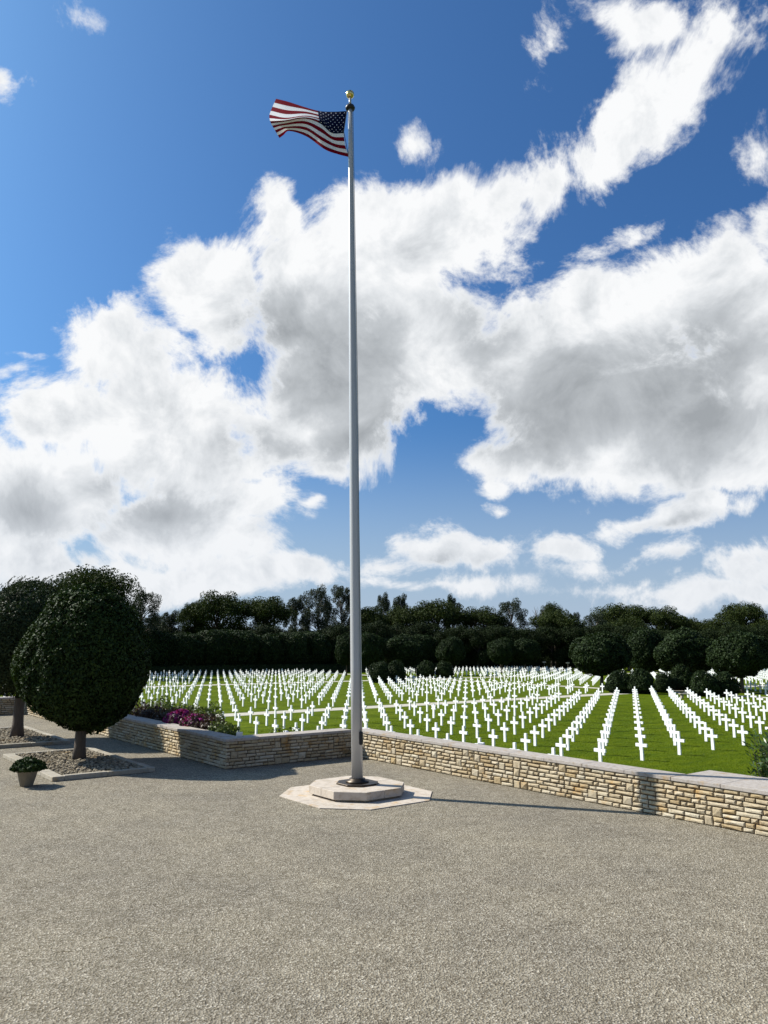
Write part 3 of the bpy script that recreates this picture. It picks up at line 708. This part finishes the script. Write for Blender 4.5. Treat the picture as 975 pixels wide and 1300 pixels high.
tree_bed(23.25, 29.0, 6.75, 9.72, 'kerbed pebble bed round the trunk of the egg-shaped tree', 31, (26.63, 8.52))
tree_bed(31.5, 38.0, 6.75, 9.72, 'kerbed pebble bed under the shaggy tree at the left', 32, (34.33, 8.46))

# --- flower pot
pot = empty('flower_pot', uv(23.02, 6.02)); tag(pot, 'tapered stone pot with trailing green plant beside the tree bed', 'flower pot')
obj('vessel', lathe('vessel', [(.15, 0), (.165, .01), (.255, .36), (.285, .37), (.295, .40), (.29, .435), (.25, .435), (.24, .40), (.05, .39)], M['terracotta'], 28), pot)
g = np.random.default_rng(5); d = sphere_dirs(2600, g); d[:, 2] = np.abs(d[:, 2]) * 1.1 - .12
P = d * np.array([.44, .44, .27]) * (1 - .45 * g.random((2600, 1))**1.5) * lump(d, g, .16, 3.5)[:, None] + np.array([0, 0, .45])
obj('plant', quads_mesh('plant', leaf_quads(P, d, .095, .06, g, .7), M['ficus']), pot)

# --- shrubs behind the left wall
def shrub(loc, rx, rz, mat, label, seed, n=2600, L=.12, Wd=.06, name='shrub', grp='flower bed shrubs behind the wall', flowers=None, spread=.9, base=0.0):
    g = np.random.default_rng(seed); t = empty(name, loc); tag(t, label, 'shrub', grp)
    d = sphere_dirs(n, g); d[:, 2] = d[:, 2] * .5 + .5
    rr = (1 - .7 * g.random(n)**2) * lump(d, g, .16, 4.0)
    P = d * rr[:, None] * np.array([rx, rx, rz]); N = d.copy()
    obj('foliage', quads_mesh('foliage', leaf_quads(P, N, L, Wd, g, spread), M[mat]), t)
    V, F = [], []
    for k in range(6):
        a = k * 1.05; tube_vf([(0, 0, base), (rx * .25 * math.cos(a), rx * .25 * math.sin(a), rz * .35), (rx * .6 * math.cos(a), rx * .6 * math.sin(a), rz * .75)], [.03, .02, .008], 5, V, F)
    obj('stem', mesh('stem', V, F, M['bark']), t)
    if flowers:
        d = sphere_dirs(flowers, g); d[:, 2] = np.abs(d[:, 2]) * .75 + .25
        P = d * (1 + .05 * g.random((flowers, 1))) * lump(d, g, .14, 5.0)[:, None] * np.array([rx, rx, rz])
        obj('flowers', quads_mesh('flowers', leaf_quads(P, d, .10, .085, g, .7), M['petal']), t)
    return t
bedsoil = box_uv('flower_bed_soil', 22.98, 45.5, 12.26, 14.2, LAWN_Z - .05, .45, M['soil']); tag(bedsoil, 'raised strip of soil behind the left wall', 'flower bed', kind='structure')
SB = [(24.0, 12.85, .5, .72, 'shrub', 'low yellow-green shrub behind the wall near its corner', 0), (24.9, 12.9, .55, .85, 'redshrub', 'coppery low shrub right of the magenta flowers', 0),
      (25.9, 12.75, .55, .95, 'redshrub', 'right-hand clump of dim magenta blooms spilling over the coping', 420), (27.3, 12.75, .58, 1.0, 'redshrub', 'bright magenta flowering clump spilling over the coping', 1100),
      (26.6, 13.6, .6, 1.15, 'shrub', 'taller yellow-green shrub behind the magenta flowers', 0), (28.6, 12.9, .6, .95, 'redshrub', 'dark reddish shrub left of the magenta flowers', 0),
      (29.2, 13.7, .65, 1.2, 'shrub', 'yellow-green shrub rising between the reddish shrubs', 0), (30.2, 12.95, .65, .95, 'redshrub', 'dark reddish shrub farther left along the wall', 0),
      (32.0, 13.0, .7, 1.0, 'redshrub', 'dusky shrub on the wall beside the tree crown', 0), (31.3, 13.8, .6, 1.15, 'shrub', 'green shrub on the wall partly hidden by the tree crown', 0)]
for i, (u, v, rx, rz, mt, lab, fl) in enumerate(SB): shrub(uv(u + 1.0, v - .05, .45), rx, rz * .86, mt, lab, 50 + i, flowers=fl or None)
for i, (u, v, rx, rz, lab) in enumerate([(23.7, 14.2, .42, 2.15, 'low green plant over the shaded wall, left of the small lamp'), (23.7, 14.9, .4, 2.2, 'low green plant over the shaded wall beside the small lamp')]):
    shrub(uv(u, v, LAWN_Z), rx, rz, 'shrub', lab, 70 + i)
# long-leaved plant at the right edge
g = np.random.default_rng(77); t = empty('oleander', uv(9.0, 19.05, LAWN_Z)); tag(t, 'long-leaved oleander bush at the right edge behind the coping', 'shrub')
QQ = []; V, F = [], []
for k in range(64):
    a, rr = g.uniform(0, 6.28), g.uniform(.1, .62); tip = np.array([rr * math.cos(a), rr * math.sin(a), g.uniform(1.9, 3.05)]); b0 = tip * np.array([.15, .15, 0])
    tube_vf([tuple(b0), tuple((b0 + tip) / 2 * np.array([.9, .9, 1])), tuple(tip)], [.014, .010, .004], 5, V, F)
    m_ = 46; tt = g.uniform(.45, 1.02, (m_, 1)); pp = b0 + (tip - b0) * tt
    dr = g.normal(0, 1, (m_, 3)); dr[:, 2] = np.abs(dr[:, 2]) * .6 + .25; dr /= np.linalg.norm(dr, axis=1)[:, None]
    side = np.cross(dr, g.normal(0, 1, (m_, 3))); side /= np.linalg.norm(side, axis=1)[:, None]
    L = g.uniform(.13, .20, (m_, 1)); QQ.append(np.stack([pp, pp + dr * L * .5 + side * .020, pp + dr * L, pp + dr * L * .5 - side * .020], 1))
obj('foliage', quads_mesh('foliage', np.concatenate(QQ, 0), M['oleander']), t); obj('stem', mesh('stem', V, F, M['bark']), t)

# --- far trees: a few kinds of crown, each tree its own object
def clump_crown(name, clumps, leaves, L, Wd, seed, mat, flat=.75, spread=.8):
    g = np.random.default_rng(seed); QQ = []; tot = sum(c[3]**2 for c in clumps)
    for (x, y, z, r_) in clumps:
        n = max(40, int(leaves * r_ * r_ / tot)); d = sphere_dirs(n, g)
        rr = r_ * (1 - .55 * g.random(n)**1.6) * lump(d, g, .13, 3.5)
        P = d * rr[:, None] * np.array([1, 1, flat]) + np.array([x, y, z]); QQ.append(leaf_quads(P, d, L, Wd, g, spread))
    return quads_mesh(name, np.concatenate(QQ, 0), M[mat])
def pine(seed, n=22, h=14.0, w=5.5, dome=.55, z0=.5, mat='pine'):
    g = random.Random(seed); cl = []; lim = []
    for k in range(n):
        a, rr = k * 2.4 + g.uniform(-.4, .4), w * .80 * math.sqrt((k + .5) / n)
        z = h * (z0 + (1 - z0) * dome) + h * (1 - z0) * (1 - dome) * math.sqrt(max(0, 1 - (rr / w)**2)) - g.uniform(0, h * .12) - .9
        cl.append((rr * math.cos(a), rr * math.sin(a), z, g.uniform(1.2, 2.1))); lim.append((g.uniform(.5, .95), cl[-1][:3], .13))
    for k in range(n):
        a, rr = g.uniform(0, 6.28), w * .8 * math.sqrt(g.random()); cl.append((rr * math.cos(a), rr * math.sin(a), h * z0 + g.uniform(0, h * (1 - z0) * .6), g.uniform(1.1, 1.9)))
    return clump_crown('crown', cl, 22000, .34, .17, seed, mat, .78), trunk_mesh('trunk', h * .74, .34, .15, seed, lim, .03, 'bark')
def gum(seed, n=44, h=16.0, w=4.2):
    g = random.Random(seed); cl = []; lim = []
    for k in range(n):
        t_ = (k + .5) / n; a = k * 2.4 + g.uniform(-.5, .5); rr = w * (.35 + .65 * math.sin(math.pi * min(1, .25 + t_ * .7))) * math.sqrt(g.uniform(.15, 1))
        z = h * (.34 + .62 * t_) ; cl.append((rr * math.cos(a), rr * math.sin(a), z, g.uniform(.6, 1.5))); lim.append((min(.97, .4 + .5 * t_), cl[-1][:3], .09))
    return clump_crown('crown', cl, 15000, .36, .14, seed, 'gum', .85, 1.0), trunk_mesh('trunk', h * .82, .30, .07, seed, lim, .05, 'palebark')
def bare(seed, h=14.0):
    g = random.Random(seed); V, F = [], []; tips = []
    tube_vf([(0, 0, 0), (.2, 0, h * .3), (-.1, .1, h * .55)], [.26, .2, .14], 7, V, F)
    for k in range(13):
        a = k * 2.4; b0 = Vector((0, 0, h * g.uniform(.38, .55))); e = b0 + Vector((math.cos(a) * g.uniform(1.5, 3.4), math.sin(a) * g.uniform(1.5, 3.4), h * g.uniform(.2, .44)))
        md = b0.lerp(e, .5) + Vector((g.uniform(-.4, .4), g.uniform(-.4, .4), -.3)); tube_vf([b0, md, e], [.10, .065, .03], 5, V, F)
        for j in range(4):
            s_ = md.lerp(e, g.random()); tube_vf([s_, s_ + Vector((g.uniform(-1, 1), g.uniform(-1, 1), g.uniform(.5, 1.6)))], [.04, .015], 4, V, F)
            tips.append(s_)
    q = mesh('trunk', V, F, M['palebark'], True)
    cl = [(t_.x, t_.y, t_.z + .8, .35) for t_ in tips[::9]]
    return clump_crown('crown', cl, 420, .3, .1, seed, 'gum', .8), q
PROT = {'pine0': pine(1, 22, 14, 5.5, .4, .42), 'pine1': pine(2, 24, 14, 5.5, .3, .36), 'pine2': pine(3, 20, 14, 6.0, .6, .52), 'pineb': pine(11, 30, 12, 6.0, .45, .18, 'under'), 'gum0': gum(4), 'gum1': gum(5, 34, 16, 3.6), 'gum2': gum(6, 52, 16, 5.0), 'bare': bare(8)}
SIZE0 = {'pine0': (14, 6.9), 'pine1': (14, 6.9), 'pine2': (14, 7.2), 'gum0': (16, 4.8), 'gum1': (16, 4.3), 'gum2': (16, 5.6), 'bare': (13.2, 3.8)}
def extent(me):
    co = np.empty(len(me.vertices) * 3, np.float32); me.vertices.foreach_get('co', co); co = co.reshape(-1, 3)
    return float(np.percentile(co[:, 2], 99.7)), float(np.percentile(np.abs(co[:, 0]), 98.5))
SIZE = {k: extent(p[0]) for k, p in PROT.items()}; SIZE['bare'] = extent(PROT['bare'][1])
def far_tree(kind, px, top, hw, Y, label, rz=0.0, grp='trees behind the cemetery hedge', name=None):
    p = at(px, 830, Y); H = at(px, top, Y).z - LAWN_Z; w = hw * Y / FPX
    t = empty(name or {'p': 'pine_tree', 'g': 'gum_tree', 'b': 'bare_tree'}[kind[0]], (p.x, Y, LAWN_Z), rz); tag(t, label, 'tree', grp)
    sz = SIZE[kind]; t.scale = (w / sz[1], w / sz[1], H / sz[0])
    obj('trunk', PROT[kind][1], t); obj('crown', PROT[kind][0], t); return t
FAR = [('pine2', 108, 722, 50, 118, 'broad dark domed pine rising behind the egg-shaped tree'), ('gum2', 178, 748, 27, 130, 'open-branched tree just right of the egg-shaped tree top'),
       ('gum1', 214, 776, 15, 160, 'short ragged tree in the dip left of the rounded pines'), ('gum0', 196, 782, 18, 165, 'low tree top tucked beside the egg-shaped tree'),
       ('pine0', 276, 752, 34, 160, 'large rounded pine left of the flagpole'), ('pine1', 240, 766, 15, 158, 'small pine leaning left of the large rounded pine'),
       ('pine1', 335, 758, 33, 165, 'wide rounded pine midway between large pine and flagpole'), ('gum1', 374, 757, 15, 172, 'slim gum tree at the left of the tall gum group'),
       ('gum2', 402, 744, 24, 172, 'tallest gum tree left of the flagpole'), ('gum0', 432, 744, 20, 176, 'gum tree partly hidden by the flagpole'),
       ('pine1', 468, 771, 24, 175, 'low pine directly right of the flagpole'), ('gum1', 487, 754, 12, 190, 'thin tuft-topped gum tree right of the flagpole'), ('gum1', 507, 755, 13, 192, 'second tuft-topped gum tree right of the flagpole'),
       ('pine0', 510, 770, 24, 180, 'dark pine under the two tuft-topped gums'), ('pine1', 555, 763, 34, 182, 'big rounded pine between flagpole and right gum tree'), ('gum1', 575, 756, 12, 200, 'small tufted tree top peeping over the big rounded pine'),
       ('pine0', 610, 771, 28, 184, 'rounded pine right of the big rounded pine'), ('gum2', 649, 761, 24, 186, 'tall airy gum tree right of the rounded pines'), ('bare', 688, 768, 14, 200, 'leafless pale tree against the sky'),
       ('pine2', 700, 766, 14, 205, 'small flat-topped pine behind the leafless tree'), ('pine0', 706, 775, 30, 178, 'dome-shaped pine right of the airy gum tree'), ('gum0', 731, 778, 11, 190, 'small gum tree beside the dome-shaped pine'),
       ('gum2', 757, 778, 22, 185, 'bushy gum tree above the first clipped lawn tree'), ('pine2', 790, 768, 34, 195, 'flat-topped pine above the clipped lawn trees'), ('pine1', 800, 784, 26, 180, 'lower sunlit pine under the flat-topped pine'),
       ('pine0', 842, 771, 28, 190, 'rounded pine behind the middle clipped lawn trees'), ('pine1', 872, 784, 22, 195, 'sloping pine at the right of the rounded pine'), ('bare', 886, 780, 8, 200, 'small tuft of bare twigs on the skyline'),
       ('pine1', 912, 786, 24, 190, 'low pine left of the umbrella pine'), ('pine2', 945, 766, 28, 195, 'umbrella pine at the right edge of the skyline'), ('pine0', 985, 785, 26, 185, 'pine cut by the right edge of the picture')]
for i, (k, px, top, hw, Y, lab) in enumerate(FAR): far_tree(k, px, top, hw, Y, lab, i * 1.3)
ORD = 'first second third fourth fifth sixth seventh eighth ninth tenth eleventh twelfth thirteenth fourteenth fifteenth sixteenth seventeenth eighteenth nineteenth twentieth'.split()
TENS = {2: 'twenty', 3: 'thirty', 4: 'forty'}
ORD += [TENS[a] + '-' + ORD[b - 1] if b else {30: 'thirtieth', 40: 'fortieth'}[a * 10] for a in (2, 3, 4) for b in range(10) if not (a == 2 and b == 0)]
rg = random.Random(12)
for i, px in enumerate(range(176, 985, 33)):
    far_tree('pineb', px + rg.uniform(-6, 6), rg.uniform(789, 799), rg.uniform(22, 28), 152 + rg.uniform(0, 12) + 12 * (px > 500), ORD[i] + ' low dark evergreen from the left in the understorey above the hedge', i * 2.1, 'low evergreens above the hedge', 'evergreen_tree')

# --- clipped ficus row along the far side, and on the lawn
def clip_proto(seed, rx, ru, rd, zc, n=14000, trunk=2.4, L=.34, Wd=.2, power=2.6, fill=.2):
    Qc = clipped_crown(n, rx, rx, ru, rd, zc, L, Wd, seed, power, .075, fill)
    lm = [(.8, (rx * .4 * math.cos(a), rx * .4 * math.sin(a), zc - rd * .3), .12) for a in (0, 2.1, 4.2)]
    return crown_mesh('crown', Qc, M['clip'], core('c', rx, rx, ru, rd, zc, M['clip'], seed)), trunk_mesh('trunk', trunk, .24, .18, seed, lm, .02)
ROW = [clip_proto(s, 3.4, 3.0, 2.9, 4.0, power=3.2) for s in (41, 42, 43)]
def row_tree(p, protos, i, label, grp, sc=(1, 1, 1), name='clipped_tree'):
    t = empty(name, p, i * 1.7); t.scale = sc; tag(t, label, 'tree', grp)
    c, k = protos[i % len(protos)]; obj('trunk', k, t); obj('crown', c, t); return t
rg = random.Random(4); i = 0
for v in np.arange(24, 176, 5.4):
    p = uv(126 + rg.uniform(-.4, .4), v, LAWN_Z)
    if abs(p.x / p.y) < .58: row_tree(p, ROW, i, ORD[i] + ' clipped dark tree from the left in the row closing the far lawn', 'clipped row along the far side', (1.0, 1.0, rg.uniform(.95, 1.06))); i += 1
j = i
for u in np.arange(124, 62, -5.4):
    p = uv(u, 178 + rg.uniform(-.4, .4), LAWN_Z)
    if abs(p.x / p.y) < .58: row_tree(p, ROW, i, ORD[i - j] + ' clipped tree from the left in the row behind the right-hand plots', 'clipped row behind the right-hand plots', (1.0, 1.0, rg.uniform(.95, 1.06))); i += 1
# clipped hedge at the foot of the row
def hedge(u0, u1, v0, v1, h, label, seed, n):
    g = np.random.default_rng(seed); t = empty('clipped_hedge', uv((u0 + u1) / 2, (v0 + v1) / 2, LAWN_Z), GRID_RZ); tag(t, label, 'hedge')
    a, b_ = (u1 - u0) / 2, (v1 - v0) / 2; P = np.stack([g.uniform(-a, a, n), g.uniform(-b_, b_, n), g.uniform(.1, h, n)], 1); N = np.zeros((n, 3))
    w = g.random(n); s = 2 * h * (a + b_) * 2; top = w < .35
    P[top, 2] = h - .1 * g.random(top.sum()); N[top, 2] = 1
    lx = ~top & (a > b_); sg = np.where(g.random(n) < .5, -1, 1)
    if a > b_: P[~top, 1] = (sg * (b_ - .1 * g.random(n)))[~top]; N[~top, 1] = sg[~top]
    else: P[~top, 0] = (sg * (a - .1 * g.random(n)))[~top]; N[~top, 0] = sg[~top]
    vv, ff = box_vf(-a * .96 if a < b_ else -a, a * .96 if a < b_ else a, -b_ * .96 if b_ < a else -b_, b_ * .96 if b_ < a else b_, 0, h - .12)
    Qh = np.concatenate([leaf_quads(P, N, .34, .2, g, .7), np.array(vv)[np.array(ff)]], 0)
    obj('foliage', quads_mesh('foliage', Qh, M['clip']), t)
hedge(121.4, 122.6, 18, 174, 1.5, 'long low clipped hedge behind the farthest crosses', 91, 26000)
hedge(62, 121, 172.6, 173.8, 1.5, 'low clipped hedge behind the right-hand plots', 92, 12000)
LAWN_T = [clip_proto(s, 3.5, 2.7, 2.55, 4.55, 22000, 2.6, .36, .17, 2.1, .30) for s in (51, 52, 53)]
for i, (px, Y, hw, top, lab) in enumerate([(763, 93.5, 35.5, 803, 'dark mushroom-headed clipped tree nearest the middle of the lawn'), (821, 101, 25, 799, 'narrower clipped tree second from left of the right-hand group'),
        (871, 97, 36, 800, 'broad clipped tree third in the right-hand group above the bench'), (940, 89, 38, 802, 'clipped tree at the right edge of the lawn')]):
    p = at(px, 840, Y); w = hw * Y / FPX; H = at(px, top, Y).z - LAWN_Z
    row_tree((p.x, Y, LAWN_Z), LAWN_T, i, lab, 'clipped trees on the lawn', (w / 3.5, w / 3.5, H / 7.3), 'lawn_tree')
for i, (px, Y, hw, top, lab) in enumerate([(469, 128, 20, 804, 'round clipped tree just right of the flagpole'), (511, 132, 25, 807, 'broad round clipped tree right of the flagpole'), (573, 138, 19, 808, 'round-headed tree with visible trunk behind the crosses'),
        (440, 132, 14, 806, 'round clipped tree half hidden behind the flagpole'), (637, 150, 17, 811, 'round clipped tree in front of the row, right of the visible trunk'), (667, 152, 18, 811, 'round clipped tree in front of the row, below the airy gum tree')]):
    p = at(px, 840, Y); w = hw * Y / FPX; H = at(px, top, Y).z - LAWN_Z
    row_tree((p.x, Y, LAWN_Z), LAWN_T, i + 1, lab, 'round clipped trees before the far row', (w / 3.5, w / 3.5, H / 7.3), 'lawn_tree')
# round bushes
BUSH = clipped_crown(9000, 1.0, 1.0, 1.0, .55, .5, .14, .07, 61, 2.2, .10, .34)
me_bush = crown_mesh('foliage', BUSH, M['clip'], core('c', 1, 1, 1, .55, .5, M['clip'], 3))
me_bstem = trunk_mesh('stem', .5, .06, .04, 3, [], .02)
for i, (px, Y, hw, top, lab) in enumerate([(785, 88, 17, 853, 'round bush left of the pair beside the first lawn tree'), (812, 87, 18, 851, 'round bush in front of the second lawn tree'), (842, 89, 12, 855, 'small dark bush beside the stone bench'),
        (893, 83, 17, 854, 'round bush before the right-hand crosses, left one'), (918, 83.5, 18, 855, 'round bush before the right-hand crosses, right one'), (482, 108, 13, 842, 'dark bush by the flagpole at the back of the crosses'),
        (502, 110, 14, 840, 'dark bush behind the crosses right of the flagpole'), (541, 126, 12, 840, 'round bush in front of the far clipped row'), (564, 126, 11, 841, 'round bush beside the tree with visible trunk'), (866, 92, 16, 846, 'dark bush under the broad clipped tree')]):
    p = at(px, 860, Y); w = hw * Y / FPX; H = at(px, top, Y).z - LAWN_Z
    t = empty('round_bush', (p.x, Y, LAWN_Z), i * 1.1); t.scale = (w, w, H / 1.5); tag(t, lab, 'bush', 'round bushes on the lawn'); obj('foliage', me_bush, t); obj('stem', me_bstem, t)

# ------------------------------------------------------------------ small things
def bench(px, Y, label, rz):
    p = at(px, 870, Y); t = empty('stone_bench', (p.x, Y, LAWN_Z), rz); tag(t, label, 'bench', 'stone benches')
    vv, ff = box_vf(-.85, .85, -.24, .24, .40, .50); obj('seat', bevel_mesh('seat', vv, ff, M['kerb'], .02), t)
    for s in (-1, 1): vv, ff = box_vf(s * .6 - .09, s * .6 + .09, -.18, .18, 0, .40); obj('leg', bevel_mesh('leg', vv, ff, M['kerb'], .01), t)
bench(858, 84, 'pale stone bench under the broad clipped tree', .1); bench(872, 79, 'nearer pale stone bench behind the right-hand crosses', .1)
def floodlight(u, v, z, rz, label):
    t = empty('floodlight', uv(u, v, z), rz); tag(t, label, 'floodlight', 'floodlights behind the walls')
    V, F = tube_vf([(0, 0, 0), (0, 0, -z + LAWN_Z + 2 * 0)] if False else [(0, 0, LAWN_Z - z), (0, 0, .06)], [.03, .03], 8); obj('post', mesh('post', V, F, M['blackmetal']), t)
    vv, ff = box_vf(-.11, .11, -.06, .06, .06, .24); o = obj('housing', bevel_mesh('housing', vv, ff, M['white'], .02), t)
    vv, ff = box_vf(-.09, .09, -.066, -.061, .08, .22); obj('lens', mesh('lens', vv, ff, M['glass']), t)
floodlight(17.6, 17.95, .60, GRID_RZ + .5, 'small floodlight behind the sunlit wall among the crosses')
floodlight(23.75, 14.6, .62, GRID_RZ, 'small white lamp behind the shaded wall left of the flagpole')
vv, ff = box_vf(-.10, .10, -.012, .012, 0, .16); pl = obj('plaque', bevel_mesh('plaque', vv, ff, M['white'], .004)); pl.location = uv(22.75, 12.25, WALL_H + CAP_T); pl.rotation_euler = (R(-25), 0, GRID_RZ + 1.2)
tag(pl, 'small white slanted plaque on the corner of the coping', 'plaque')
for px, Y, hgt, lab in ((691, 166, 1.7, 'small white post sign before the far hedge'), (721, 160, 1.7, 'second small white sign near the far hedge')):
    p = at(px, 845, Y); t = empty('post_sign', (p.x, Y, LAWN_Z)); tag(t, lab, 'sign', 'small signs at the far hedge')
    V, F = tube_vf([(0, 0, 0), (0, 0, hgt)], [.03, .03], 6); obj('post', mesh('post', V, F, M['kerb']), t)
    vv, ff = box_vf(-.34, .34, -.03, .03, hgt, hgt + .24); obj('board', mesh('board', vv, ff, M['path']), t)
